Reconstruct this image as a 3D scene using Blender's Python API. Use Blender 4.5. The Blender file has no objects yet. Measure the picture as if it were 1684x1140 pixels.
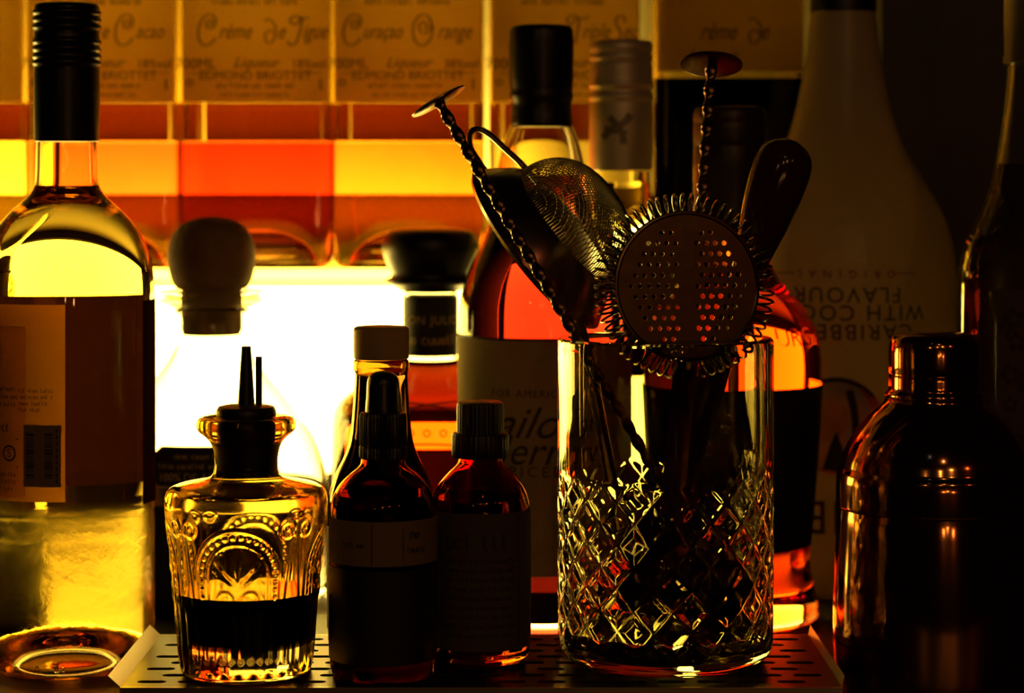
import bpy, bmesh, math, random
from mathutils import Vector, Matrix
random.seed(7)
PI = math.pi
F, YH, ZC = 3737.0, 300.0, 0.234          # focal length in px, horizon row, eye height above the counter
TRAY = 0.020                              # height of the tray top above the counter
COL = bpy.context.scene.collection
SC = bpy.context.scene


def P(px, py, Z): return Vector(((px - 842) / F * Z, Z, ZC - (py - YH) / F * Z))
def ln(n, Z): return n / F * Z
def zz(py, Z): return ZC - (py - YH) / F * Z
def xx(px, Z): return (px - 842) / F * Z


# ------------------------------------------------------------------ materials
def new_mat(name):
    m = bpy.data.materials.new(name); m.use_nodes = True
    nt = m.node_tree; nt.nodes.clear()
    out = nt.nodes.new('ShaderNodeOutputMaterial')
    return m, nt, out


def nd(nt, typ, **kw):
    n = nt.nodes.new(typ)
    for k, v in kw.items():
        if k in n.inputs: n.inputs[k].default_value = v
        else: setattr(n, k, v)
    return n


def noise_bump(nt, scale, strength, dist=0.001, detail=3.0):
    tc = nd(nt, 'ShaderNodeTexCoord'); nz = nd(nt, 'ShaderNodeTexNoise', Scale=scale, Detail=detail)
    bp = nd(nt, 'ShaderNodeBump', Strength=strength, Distance=dist)
    nt.links.new(tc.outputs['Object'], nz.inputs['Vector']); nt.links.new(nz.outputs['Fac'], bp.inputs['Height'])
    return bp


def pbr(name, col, rough=0.5, metal=0.0, bump=None, mottle=None, spec=0.5, sub=0.0):
    m, nt, out = new_mat(name)
    b = nd(nt, 'ShaderNodeBsdfPrincipled', Roughness=rough, Metallic=metal)
    b.inputs['Base Color'].default_value = (*col, 1)
    b.inputs['Specular IOR Level'].default_value = spec
    if bump:
        bp = noise_bump(nt, *bump); nt.links.new(bp.outputs[0], b.inputs['Normal'])
    if mottle:
        tc = nd(nt, 'ShaderNodeTexCoord'); nz = nd(nt, 'ShaderNodeTexNoise', Scale=mottle[0], Detail=5.0)
        mx = nd(nt, 'ShaderNodeMix', data_type='RGBA')
        mx.inputs[6].default_value = (*col, 1); mx.inputs[7].default_value = (*mottle[1], 1)
        nt.links.new(tc.outputs['Object'], nz.inputs['Vector']); nt.links.new(nz.outputs['Fac'], mx.inputs[0])
        nt.links.new(mx.outputs[2], b.inputs['Base Color'])
    nt.links.new(b.outputs[0], out.inputs[0])
    return m


def glass(name, col, ior=1.5, rough=0.0, bump=None):
    m, nt, out = new_mat(name)
    g = nd(nt, 'ShaderNodeBsdfGlass', IOR=ior, Roughness=rough); g.inputs['Color'].default_value = (*col, 1)
    if bump:
        bp = noise_bump(nt, *bump); nt.links.new(bp.outputs[0], g.inputs['Normal'])
    nt.links.new(g.outputs[0], out.inputs[0])
    return m


def liquid(name, col, density):
    # clear drink inside solid glass: light only loses colour along its way through it
    m, nt, out = new_mat(name)
    v = nd(nt, 'ShaderNodeVolumeAbsorption', Density=density); v.inputs['Color'].default_value = (*col, 1)
    nt.links.new(v.outputs[0], out.inputs['Volume'])
    return m


def paper(name, col, trans=0.45):
    m, nt, out = new_mat(name)
    d = nd(nt, 'ShaderNodeBsdfDiffuse'); t = nd(nt, 'ShaderNodeBsdfTranslucent'); mx = nd(nt, 'ShaderNodeMixShader', Fac=trans)
    tc = nd(nt, 'ShaderNodeTexCoord'); nz = nd(nt, 'ShaderNodeTexNoise', Scale=420.0, Detail=4.0)
    mc = nd(nt, 'ShaderNodeMix', data_type='RGBA')
    mc.inputs[6].default_value = (*[c * 0.86 for c in col], 1); mc.inputs[7].default_value = (*col, 1)
    nt.links.new(tc.outputs['Object'], nz.inputs['Vector']); nt.links.new(nz.outputs['Fac'], mc.inputs[0])
    for n in (d, t): nt.links.new(mc.outputs[2], n.inputs['Color'])
    nt.links.new(d.outputs[0], mx.inputs[1]); nt.links.new(t.outputs[0], mx.inputs[2]); nt.links.new(mx.outputs[0], out.inputs[0])
    return m


def milk(name, col, trans=0.5, rough=0.3):
    m, nt, out = new_mat(name)
    d = nd(nt, 'ShaderNodeBsdfDiffuse'); t = nd(nt, 'ShaderNodeBsdfTranslucent'); mx = nd(nt, 'ShaderNodeMixShader', Fac=trans)
    g = nd(nt, 'ShaderNodeBsdfGlossy', Roughness=rough); fr_ = nd(nt, 'ShaderNodeFresnel', IOR=1.45); m2 = nd(nt, 'ShaderNodeMixShader')
    for n in (d, t): n.inputs['Color'].default_value = (*col, 1)
    L = nt.links.new
    L(d.outputs[0], mx.inputs[1]); L(t.outputs[0], mx.inputs[2]); L(fr_.outputs[0], m2.inputs[0])
    L(mx.outputs[0], m2.inputs[1]); L(g.outputs[0], m2.inputs[2]); L(m2.outputs[0], out.inputs[0])
    return m


def emit(name, col, k):
    m, nt, out = new_mat(name)
    e = nd(nt, 'ShaderNodeEmission', Strength=k); e.inputs['Color'].default_value = (*col, 1)
    nt.links.new(e.outputs[0], out.inputs[0])
    return m


def wet_glass(name, col, ztop):
    # clear bottle glass whose lower half is fogged with fine condensation
    m, nt, out = new_mat(name)
    g = nd(nt, 'ShaderNodeBsdfGlass', IOR=1.5, Roughness=0.0); g.inputs['Color'].default_value = (*col, 1)
    tc = nd(nt, 'ShaderNodeTexCoord'); sp = nd(nt, 'ShaderNodeSeparateXYZ')
    nz = nd(nt, 'ShaderNodeTexNoise', Scale=130.0, Detail=4.0); mr = nd(nt, 'ShaderNodeMapRange')
    mr.inputs[1].default_value = ztop; mr.inputs[2].default_value = ztop - 0.012
    mr2 = nd(nt, 'ShaderNodeMapRange'); mr2.inputs[1].default_value = 0.022; mr2.inputs[2].default_value = 0.030
    m3 = nd(nt, 'ShaderNodeMath', operation='MULTIPLY')
    mu = nd(nt, 'ShaderNodeMath', operation='MULTIPLY'); bp = nd(nt, 'ShaderNodeBump', Strength=0.8, Distance=0.0009)
    mu2 = nd(nt, 'ShaderNodeMath', operation='MULTIPLY'); mu2.inputs[1].default_value = 0.22
    L = nt.links.new
    L(tc.outputs['Object'], sp.inputs[0]); L(sp.outputs['Z'], mr.inputs[0]); L(sp.outputs['Z'], mr2.inputs[0]); L(mr.outputs[0], m3.inputs[0]); L(mr2.outputs[0], m3.inputs[1]); L(tc.outputs['Object'], nz.inputs['Vector'])
    L(nz.outputs['Fac'], mu.inputs[0]); L(m3.outputs[0], mu.inputs[1]); L(mu.outputs[0], bp.inputs['Height'])
    L(m3.outputs[0], mu2.inputs[0]); L(mu2.outputs[0], g.inputs['Roughness'])
    L(bp.outputs[0], g.inputs['Normal']); L(g.outputs[0], out.inputs[0])
    return m


M = dict(
    clear=glass('clear_glass', (0.97, 0.97, 0.93)),
    crystal=glass('crystal_glass', (0.86, 0.84, 0.72), 1.52),
    dasher=glass('pressed_glass', (0.88, 0.77, 0.46), 1.5, 0.07),
    shelfglass=glass('shelf_glass', (0.98, 0.93, 0.58), 1.5),
    tinted=glass('straw_tinted_glass', (0.95, 0.88, 0.62), 1.5),
    brown=glass('brown_bottle_glass', (0.62, 0.30, 0.07), 1.5),
    olive=glass('smoky_bottle_glass', (0.66, 0.52, 0.26), 1.5),
    wet=wet_glass('fogged_bottle_glass', (0.98, 0.97, 0.92), 0.078),
    rose=liquid('pale_gold_wine', (1.0, 0.87, 0.06), 34),
    rum=liquid('red_amber_rum', (0.66, 0.08, 0.0), 66),
    whisky=liquid('golden_spirit', (1.0, 0.55, 0.03), 85),
    anejo=liquid('orange_aged_spirit', (1.0, 0.52, 0.04), 60),
    pale=liquid('pale_spirit', (1.0, 0.90, 0.45), 10),
    black=liquid('black_bitters', (0.10, 0.03, 0.005), 220),
    bitters=liquid('dark_bitters', (0.40, 0.12, 0.02), 110),
    cacao=liquid('orange_liqueur', (0.90, 0.30, 0.02), 34),
    fig=liquid('red_liqueur', (0.80, 0.14, 0.006), 52),
    curacao=liquid('yellow_orange_liqueur', (0.95, 0.46, 0.02), 34),
    straw=liquid('straw_liqueur', (1.0, 0.82, 0.12), 16),
    cassis=liquid('blackcurrant_liqueur', (0.20, 0.02, 0.03), 160),
    blackp=pbr('black_plastic', (0.008, 0.006, 0.005), 0.38, bump=(900, 0.15, 0.0004)),
    blackfoil=pbr('black_capsule', (0.010, 0.008, 0.006), 0.32, bump=(120, 0.25, 0.0008)),
    rubber=pbr('black_rubber', (0.010, 0.008, 0.007), 0.28),
    tan=milk('tan_plastic', (0.50, 0.34, 0.15), 0.35, 0.5),
    cork=pbr('cork', (0.46, 0.28, 0.12), 0.85, bump=(260, 0.6, 0.001), mottle=(90, (0.14, 0.07, 0.03))),
    silver=pbr('dull_silver_foil', (0.88, 0.78, 0.55), 0.45, 0.5, bump=(300, 0.08, 0.0004)),
    grey=pbr('grey_foil', (0.30, 0.26, 0.19), 0.45, 0.6),
    darkfoil=pbr('dark_brown_capsule', (0.045, 0.028, 0.015), 0.35, 0.2),
    steel=pbr('dark_steel', (0.42, 0.36, 0.28), 0.24, 1.0),
    gunmetal=pbr('antique_copper_steel', (0.34, 0.20, 0.11), 0.28, 1.0, mottle=(160, (0.16, 0.09, 0.05))),
    traymetal=pbr('tray_steel', (0.38, 0.32, 0.24), 0.30, 1.0),
    trayplate=pbr('dark_tray_plate', (0.030, 0.024, 0.018), 0.36, 0.3),
    copper=pbr('smoked_copper', (0.72, 0.30, 0.10), 0.10, 1.0, bump=(35, 0.04, 0.002)),
    lacquer=pbr('dark_red_lacquer', (0.06, 0.012, 0.006), 0.12),
    white=milk('white_coated_glass', (0.90, 0.78, 0.46), 0.55),
    ink=pbr('brown_ink', (0.05, 0.022, 0.008), 0.7),
    redink=pbr('red_ink', (0.25, 0.03, 0.01), 0.7),
    paleink=pbr('cream_ink', (0.62, 0.46, 0.20), 0.6),
    gold=pbr('gold_border', (0.42, 0.28, 0.08), 0.45, 0.4),
    cream=paper('cream_label_paper', (0.98, 0.82, 0.32), 0.9),
    buff=paper('buff_label_paper', (0.66, 0.54, 0.30), 0.08),
    faint=pbr('faded_brown_ink', (0.10, 0.07, 0.035), 0.8),
    backlabel=paper('thin_brown_label', (0.50, 0.25, 0.07), 0.75),
    strip=paper('backlit_label_tint', (0.95, 0.68, 0.28), 0.85),  # paler copy of the label paper, glow from behind put into its colour
    rearlabel=paper('amber_rear_label', (0.97, 0.72, 0.26), 0.92),
    dim_strip=paper('dim_strip_amber', (0.30, 0.23, 0.06), 0.75),
    foot=paper('brown_rear_label', (0.34, 0.12, 0.025), 0.8),
    brownlabel=paper('dark_brown_label', (0.065, 0.020, 0.007), 0.25),
    blacklabel=pbr('black_label', (0.014, 0.007, 0.003), 0.6),
    bitterlabel=pbr('brown_paper_label', (0.10, 0.065, 0.035), 0.8),
    bandlabel=pbr('tan_paper_label', (0.26, 0.17, 0.08), 0.8),
    orange=paper('orange_print', (0.95, 0.26, 0.03), 0.75),
    sunyellow=paper('yellow_print', (0.95, 0.66, 0.18), 0.75),
    wood=pbr('dark_counter', (0.022, 0.014, 0.009), 0.42, mottle=(14, (0.05, 0.028, 0.014))),
    wall=pbr('brown_plaster', (0.58, 0.47, 0.20), 0.9, bump=(60, 0.3, 0.002), mottle=(22, (0.46, 0.35, 0.13))),
    splash=pbr('dark_splashback', (0.03, 0.02, 0.012), 0.6),
    panel=emit('lit_panel', (1.0, 0.68, 0.13), 15.0),
)


# ------------------------------------------------------------------ mesh helpers
def link(name, me, mat, parent=None, smooth=35):
    me.materials.append(mat)
    if smooth:
        for p in me.polygons: p.use_smooth = True
        me.set_sharp_from_angle(angle=math.radians(smooth))
    o = bpy.data.objects.new(name, me); COL.objects.link(o)
    if parent is not None: o.parent = parent
    return o


def bm_obj(name, bm, mat, parent=None, smooth=35):
    me = bpy.data.meshes.new(name); bm.to_mesh(me); bm.free()
    return link(name, me, mat, parent, smooth)


def raw_obj(name, verts, faces, mat, parent=None, smooth=35, fix=True):
    me = bpy.data.meshes.new(name); me.from_pydata([tuple(v) for v in verts], [], faces); me.update()
    if fix:
        bm = bmesh.new(); bm.from_mesh(me); bmesh.ops.recalc_face_normals(bm, faces=bm.faces); bm.to_mesh(me); bm.free()
    return link(name, me, mat, parent, smooth)


def thing(name, label, cat, loc=(0, 0, 0), group=None):
    o = bpy.data.objects.new(name, None); COL.objects.link(o)
    o.empty_display_size = 0.01; o.location = loc
    return tag(o, label, cat, group)


def tag(o, label, cat, group=None):
    o['label'] = label; o['category'] = cat
    if group: o['group'] = group
    return o


def chaikin(pts, n=2):
    for _ in range(n):
        q = [pts[0]]
        for a, b in zip(pts, pts[1:]):
            q.append(tuple(a[i] * .75 + b[i] * .25 for i in range(len(a))))
            q.append(tuple(a[i] * .25 + b[i] * .75 for i in range(len(a))))
        q.append(pts[-1]); pts = q
    return pts


def sq(theta, p):
    if p <= 2.01: return 1.0
    return (abs(math.cos(theta)) ** p + abs(math.sin(theta)) ** p) ** (-1.0 / p)


def revolve(pts, segs=72, disp=None):
    """pts: (r, z) or (r, z, p); r = 0 makes a pole. Angle 0 faces the camera (-Y)."""
    verts, faces, rings = [], [], []
    for k, q in enumerate(pts):
        r, z = q[0], q[1]; p = q[2] if len(q) > 2 else 2
        if r < 1e-7:
            rings.append([len(verts)]); verts.append((0, 0, z)); continue
        ring = []
        for i in range(segs):
            t = 2 * PI * i / segs
            rr = r * sq(t, p)
            if disp: rr += disp(t, z, k)
            ring.append(len(verts)); verts.append((rr * math.sin(t), -rr * math.cos(t), z))
        rings.append(ring)
    for a, b in zip(rings, rings[1:]):
        if len(a) == 1 and len(b) == 1: continue
        for i in range(segs):
            j = (i + 1) % segs
            if len(a) == 1: faces.append((a[0], b[j], b[i]))
            elif len(b) == 1: faces.append((a[i], a[j], b[0]))
            else: faces.append((a[i], a[j], b[j], b[i]))
    return verts, faces


def lathe(name, pts, mat, parent=None, segs=72, disp=None, smooth=35):
    v, f = revolve(pts, segs, disp)
    return raw_obj(name, v, f, mat, parent, smooth)


def closed(pts):      # close an open solid profile onto the axis at both ends
    a, b = pts[0], pts[-1]
    return [(0,) + tuple(a[1:])] + list(pts) + [(0,) + tuple(b[1:])]


def tube_data(pts, rad, sides=8, cross=None, twist=0.0, closed_loop=False):
    pts = [Vector(p) for p in pts]; n = len(pts)
    verts, faces = [], []
    up = Vector((0.13, 0.31, 0.94)); prev = None
    for k, p in enumerate(pts):
        if closed_loop: t = (pts[(k + 1) % n] - pts[k - 1])
        else: t = pts[min(k + 1, n - 1)] - pts[max(k - 1, 0)]
        t.normalize()
        if prev is None:
            a = t.orthogonal().normalized()
        else:
            a = (prev - t * prev.dot(t))
            a = a.normalized() if a.length > 1e-9 else t.orthogonal().normalized()
        prev = a; b = t.cross(a)
        r = rad[k] if isinstance(rad, (list, tuple)) else rad
        for s in range(sides):
            ang = 2 * PI * s / sides
            m = cross(ang) if cross else 1.0
            an = ang + twist * k
            verts.append(p + (a * math.cos(an) + b * math.sin(an)) * r * m)
    rng = n if closed_loop else n - 1
    for k in range(rng):
        k2 = (k + 1) % n
        for s in range(sides):
            s2 = (s + 1) % sides
            faces.append((k * sides + s, k * sides + s2, k2 * sides + s2, k2 * sides + s))
    if not closed_loop:
        faces.append(tuple(range(sides))[::-1]); faces.append(tuple((n - 1) * sides + s for s in range(sides)))
    return verts, faces


def tube(name, pts, rad, mat, parent=None, sides=8, **kw):
    v, f = tube_data(pts, rad, sides, **kw)
    return raw_obj(name, v, f, mat, parent)


def spline(pts, n=8):
    pts = [Vector(p) for p in pts]; out = []
    for i in range(len(pts) - 1):
        p0 = pts[max(i - 1, 0)]; p1 = pts[i]; p2 = pts[i + 1]; p3 = pts[min(i + 2, len(pts) - 1)]
        for k in range(n):
            t = k / n
            out.append(0.5 * ((2 * p1) + (p2 - p0) * t + (2 * p0 - 5 * p1 + 4 * p2 - p3) * t * t + (3 * p1 - p0 - 3 * p2 + p3) * t ** 3))
    out.append(pts[-1]); return out


def add_box(bm, x0, x1, y0, y1, z0, z1):
    vs = [bm.verts.new((x, y, z)) for z in (z0, z1) for y in (y0, y1) for x in (x0, x1)]
    for f in ((0, 2, 3, 1), (4, 5, 7, 6), (0, 1, 5, 4), (2, 6, 7, 3), (0, 4, 6, 2), (1, 3, 7, 5)):
        bm.faces.new([vs[i] for i in f])


def box(name, x0, x1, y0, y1, z0, z1, mat, parent=None, bevel=0.0):
    bm = bmesh.new(); add_box(bm, x0, x1, y0, y1, z0, z1)
    if bevel: bmesh.ops.bevel(bm, geom=bm.edges[:], offset=bevel, segments=3, affect='EDGES')
    bmesh.ops.recalc_face_normals(bm, faces=bm.faces)
    return bm_obj(name, bm, mat, parent)


def text_data(s, size, shear=0.0, spacing=1.0):
    cu = bpy.data.curves.new('t', 'FONT'); cu.body = s; cu.size = size; cu.shear = shear
    cu.align_x = 'CENTER'; cu.align_y = 'CENTER'; cu.space_character = spacing; cu.resolution_u = 3
    o = bpy.data.objects.new('t', cu); COL.objects.link(o)
    dg = bpy.context.evaluated_depsgraph_get()
    me = bpy.data.meshes.new_from_object(o.evaluated_get(dg))
    v = [(p.co.x, p.co.y) for p in me.vertices]; f = [tuple(p.vertices) for p in me.polygons]
    bpy.data.objects.remove(o); bpy.data.curves.remove(cu); bpy.data.meshes.remove(me)
    return v, f


def ribbon(pts, w):
    pts = [Vector((p[0], p[1], 0)) for p in pts]; pts = spline(pts, 6); v, f = [], []
    for k, p in enumerate(pts):
        t = (pts[min(k + 1, len(pts) - 1)] - pts[max(k - 1, 0)]).normalized()
        nn = Vector((-t.y, t.x, 0)); ww = w * (0.55 + 0.45 * abs(t.y))
        v += [tuple((p + nn * ww)[:2]), tuple((p - nn * ww)[:2])]
    for k in range(len(pts) - 1): f.append((2 * k, 2 * k + 1, 2 * k + 3, 2 * k + 2))
    return v, f


class Ink:
    """collects flat writing and wraps it on a flat or round surface"""
    def __init__(s): s.v, s.f = [], []
    def add(s, data, x=0.0, y=0.0, k=1.0, rot=False):
        n = len(s.v)
        for a, b in data[0]:
            if rot: a, b = -a, -b
            s.v.append((x + a * k, y + b * k))
        s.f += [tuple(i + n for i in fc) for fc in data[1]]
    def text(s, t, x, y, size, shear=0.0, spacing=1.0, rot=False, sx=1.0):
        v, f = text_data(t, size, shear, spacing); s.add(([(a * sx, b) for a, b in v], f), x, y, 1.0, rot)
    def scrawl(s, x0, x1, y, h):          # a line of print too small to read
        G = ([[(0, 0), (0, .6)], [(0, .45), (.2, .62), (.4, .5), (.42, 0)]], [[(.4, .5), (.2, .62), (0, .4), (.02, .15), (.2, 0), (.4, .12)]],
             [[(.1, 0), (.1, 1)]], [[(.2, .62), (0, .32), (.2, 0), (.4, .32), (.22, .62)]], [[(0, .6), (.02, .1), (.2, 0), (.4, .15)], [(.42, .6), (.42, 0)]],
             [[(.1, .9), (.1, .1), (.3, 0)], [(0, .6), (.3, .6)]])
        x = x0
        while x < x1 - h * .4:
            for k in range(random.randint(3, 8)):
                if x > x1 - h * .4: break
                for st_ in random.choice(G): s.add(ribbon([(x + a * h, y + (b - .4) * h) for a, b in st_], h * .075))
                x += h * .62
            x += h * .5
    def rect(s, x0, x1, y0, y1): s.add(([(x0, y0), (x1, y0), (x1, y1), (x0, y1)], [(0, 1, 2, 3)]))
    def frame(s, x0, x1, y0, y1, w):
        s.rect(x0, x1, y0, y0 + w); s.rect(x0, x1, y1 - w, y1); s.rect(x0, x0 + w, y0, y1); s.rect(x1 - w, x1, y0, y1)
    def ring(s, x, y, r, w, n=28):
        v = []; f = []
        for i in range(n):
            a = 2 * PI * i / n; v += [(x + r * math.cos(a), y + r * math.sin(a)), (x + (r - w) * math.cos(a), y + (r - w) * math.sin(a))]
            j = (i + 1) % n; f.append((2 * i, 2 * j, 2 * j + 1, 2 * i + 1))
        s.add((v, f))
    def flat(s, name, yfront, mat, parent):
        return raw_obj(name, [(x, yfront, z) for x, z in s.v], s.f, mat, parent, 0, False)
    def round(s, name, rfun, off, a0, mat, parent):
        vs = []
        for x, z in s.v:
            r = (rfun(z) if callable(rfun) else rfun) + off
            a = a0 + x / r
            vs.append((r * math.sin(a), -r * math.cos(a), z))
        return raw_obj(name, vs, s.f, mat, parent, 0, False)


# ------------------------------------------------------------------ bottle builder
class Bottle:
    def __init__(s, name, label, cat, px, Z, base, prof, gmat, wall=4.0, floor=14.0, level=None, lmat=None,
                 p=2, punt=0.0, segs=96, group=None, disp=None, smooth=2, body='glass_body', liqname='liquid', ang=40):
        s.Z, s.base = Z, base
        s.root = thing(name, label, cat, (xx(px, Z), Z, base), group)
        pts = []
        for q in prof:
            z = max(zz(q[1], Z) - base, 0.0)
            pts.append((ln(q[0], Z), z, q[2] if len(q) > 2 else p))
        pts = chaikin(pts, smooth)
        s.pts = pts
        w = ln(wall, Z); fl = ln(floor, Z); pu = ln(punt, Z)
        top = pts[-1][1]; zl = (zz(level, Z) - base) if level is not None else None
        out = []
        if pu > 0:
            rb = pts[0][0]
            out += [(0, pu, p)] + [(rb * 0.86 * t, pu * math.sqrt(max(0, 1 - t * t)), p) for t in (.15, .3, .45, .6, .75, .87, .95, .99)]
            out += [(rb * 0.93, -0.0, p)]
        else:
            out += [(0, 0.0012, p), (pts[0][0] * 0.8, 0.0012, p), (pts[0][0] * .9, 0, p)]
        dense = []
        for a, b in zip(pts, pts[1:]):
            m = max(1, int(abs(b[1] - a[1]) / (0.0006 if disp else 0.01)))
            dense += [tuple(a[i] + (b[i] - a[i]) * t / m for i in range(3)) for t in range(m)]
        dense.append(pts[-1])
        n_in0 = len(out); out += dense; n_in1 = len(out)
        zb = zl if zl is not None else fl
        inner = [q for q in dense if q[1] > zb + 1e-5 and q[1] < top - 1e-6]
        r0, p0 = s.rp(zb)
        if disp: inner = inner[::6]
        cav = [(max(s.rp(top)[0] - w, 1e-4), top, s.rp(top)[1])] + [(max(q[0] - w, 0.0004), q[1], q[2]) for q in reversed(inner)]
        cav.append((max(r0 - w, 0.0004), zb, p0))
        cr = max(r0 - w, 0.0004)
        if zl is None: cav.append((cr * 0.8, zb - 0.0008, p0))
        cav.append((0, zb - (0.0012 if zl is None else 0), p0))
        fn = (lambda t, z, k: disp(t, z) if n_in0 <= k < n_in1 else 0.0) if disp else None
        v, f = revolve(out + cav, segs, fn)
        s.body = raw_obj(body, v, f, gmat, s.root, ang)
        s.wall = w
        if lmat is not None:
            lz = [q for q in dense if fl + 1e-5 < q[1] < zl - 0.0004]
            if disp: lz = lz[::6]
            rb, pb = s.rp(fl); rt, pt = s.rp(zl - 0.0003)
            g = 0.0002
            bottom = [(0, fl + pu * 0.9, pb), ((rb - w) * 0.5, fl + pu * 0.72, pb), ((rb - w) * 0.8, fl + pu * 0.3, pb)] if pu else [(0, fl, pb), ((rb - w) * 0.8, fl, pb)]
            lp = bottom + [(rb - w - g, fl + 0.001, pb)] + [(q[0] - w - g, q[1], q[2]) for q in lz if q[1] > fl + 0.0012] + [(max(rt - w - g, 0.0003), zl - 0.0003, pt), (0, zl - 0.0003, pt)]
            s.liq = lathe(liqname, lp, lmat, s.root, segs if not disp else 96)

    def rp(s, z):
        pts = s.pts
        if z <= pts[0][1]: return pts[0][0], pts[0][2]
        for a, b in zip(pts, pts[1:]):
            if a[1] <= z <= b[1] and b[1] > a[1]:
                t = (z - a[1]) / (b[1] - a[1]); return a[0] + (b[0] - a[0]) * t, a[2] + (b[2] - a[2]) * t
        return pts[-1][0], pts[-1][2]

    def z(s, py): return zz(py, s.Z) - s.base

    def patch(s, name, py0, py1, a0, a1, mat, off=0.0004, n=48, m=10, parent=None):
        z0, z1 = s.z(py1), s.z(py0); v, f = [], []
        for j in range(m + 1):
            z = z0 + (z1 - z0) * j / m; r, p = s.rp(z)
            for i in range(n + 1):
                t = math.radians(a0 + (a1 - a0) * i / n); rr = r * sq(t, p) + off
                v.append((rr * math.sin(t), -rr * math.cos(t), z))
        for j in range(m):
            for i in range(n):
                a = j * (n + 1) + i; f.append((a, a + 1, a + n + 2, a + n + 1))
        return raw_obj(name, v, f, mat, parent or s.root, 35, False)

    def cap(s, name, prof, mat, segs=72, smooth=1, disp=None, parent=None, ang=35):
        pts = [(ln(q[0], s.Z), s.z(q[1])) for q in prof]
        if smooth: pts = chaikin(pts, smooth)
        return lathe(name, closed(pts), mat, parent or s.root, segs, disp, ang)


# ================================================================== the setting
wall = box('wall_back', -1.05, 0.85, 1.60, 1.64, -0.05, 0.75, M['wall']); wall['kind'] = 'structure'
counter = box('bar_counter', -1.05, 0.85, 0.80, 1.60, -0.05, 0.0, M['wood'], bevel=0.003)
tag(counter, 'dark polished bar counter under the tray and all the lower bottles', 'counter')
sb = box('trim_1', -1.05, 0.85, 1.530, 1.60, 0.0, 0.034, M['splash']); sb['kind'] = 'structure'

pb = box('trim_shade_board', 0.236, 0.85, 1.45, 1.52, 0.0, 0.75, M['wood']); pb['kind'] = 'structure'  # added dark board that blackens the right end of the wall
lp = thing('light_panel', 'glowing white and yellow light panel behind the cork stopper bottle', 'light', (-0.30, 1.540, 0.034))
PX0, PX1, PZ1 = -0.55, 0.40, 0.150
box('lit_face', PX0, PX1, -0.004, -0.002, 0.004, PZ1, M['panel'], lp)
box('panel_back', PX0 - .004, PX1 + .004, -0.002, 0.010, 0.0, PZ1 + .004, M['blackp'], lp)
fr = bmesh.new()
for b in ((PX0 - .004, PX0, 0, PZ1 + .004), (PX1, PX1 + .004, 0, PZ1 + .004), (PX0, PX1, 0, 0.004), (PX0, PX1, PZ1, PZ1 + .004)):
    add_box(fr, b[0], b[1], -0.006, -0.002, b[2], b[3])
bmesh.ops.remove_doubles(fr, verts=fr.verts[:], dist=1e-5)
bm_obj('panel_frame', fr, M['blackp'], lp)

ZS = 0.181
ur = box('dimming_strip', -0.62, 0.172, 1.532, 1.537, 0.1885, 0.2262, M['dim_strip'], bevel=0.0008)  # added strip, darkens the lit wall seen through the bottle bases
tag(ur, 'added amber strip dimming the wall behind the square liqueur bottle bases', 'dim_strip')
sh = box('glass_shelf', -0.44, 0.172, 1.398, 1.520, ZS - 0.011, ZS, M['shelfglass'], bevel=0.0012)
tag(sh, 'clear glass wall shelf carrying the row of square liqueur bottles', 'shelf')

# ================================================================== tray
def curve_plate(name, outline, holes, thick, mat, parent, xf):
    cu = bpy.data.curves.new('c', 'CURVE'); cu.dimensions = '2D'; cu.fill_mode = 'BOTH'; cu.extrude = thick / 2
    for ring in [outline] + holes:
        sp = cu.splines.new('POLY'); sp.points.add(len(ring) - 1); sp.use_cyclic_u = True
        for q, pt in zip(ring, sp.points): pt.co = (q[0], q[1], 0, 1)
    o = bpy.data.objects.new('c', cu); COL.objects.link(o)
    me = bpy.data.meshes.new_from_object(o.evaluated_get(bpy.context.evaluated_depsgraph_get()))
    bpy.data.objects.remove(o); bpy.data.curves.remove(cu)
    me.name = name
    for v in me.vertices: v.co = xf(v.co)
    return link(name, me, mat, parent, 30)


def stadium(cx, cy, w, h, n=6):
    r = h / 2; out = []
    for s, c in ((1, cx + w / 2 - r), (-1, cx - w / 2 + r)):
        for i in range(n + 1):
            a = -PI / 2 + PI * i / n
            out.append((c + s * r * math.cos(a), cy + s * r * math.sin(a)))
    return out


TX0, TX1, TY0, TY1 = -0.166, 0.140, 0.9635, 1.074
tray = thing('drip_tray', 'dark metal slotted drip tray under the dasher bottle and mixing glass', 'tray', ((TX0 + TX1) / 2, (TY0 + TY1) / 2, 0))
hw, hd = (TX1 - TX0) / 2, (TY1 - TY0) / 2
holes = []
ny, nx = 8, 17
for j in range(ny):
    for i in range(nx):
        holes.append(stadium(-hw + 0.016 + (2 * hw - 0.032) * (i + (0.25 if j % 2 else -0.25)) / (nx - 1), -hd + 0.010 + (2 * hd - 0.020) * j / (ny - 1), 0.0125, 0.0052))
curve_plate('slotted_plate', [(-hw, -hd), (hw, -hd), (hw, hd), (-hw, hd)], holes, 0.0012, M['trayplate'], tray, lambda c: Vector((c.x, c.y, c.z + TRAY - 0.0006)))
fl, up = 0.0055, 0.0045                  # the rim flares outward and up
ring0 = [(-hw, -hd, TRAY), (hw, -hd, TRAY), (hw, hd, TRAY), (-hw, hd, TRAY)]
ring1 = [(-hw - fl, -hd + 0.001, TRAY + up), (hw + 0.0012, -hd + 0.001, TRAY + up), (hw + 0.0012, hd + 0.002, TRAY + up), (-hw - fl, hd + 0.002, TRAY + up)]
for k in (1, 3):
    bm = bmesh.new()
    bm.faces.new([bm.verts.new(q) for q in (ring0[k], ring0[(k + 1) % 4], ring1[(k + 1) % 4], ring1[k])])
    bmesh.ops.solidify(bm, geom=bm.faces[:], thickness=0.0012)
    bm_obj('side_flange', bm, M['traymetal'], tray)
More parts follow.
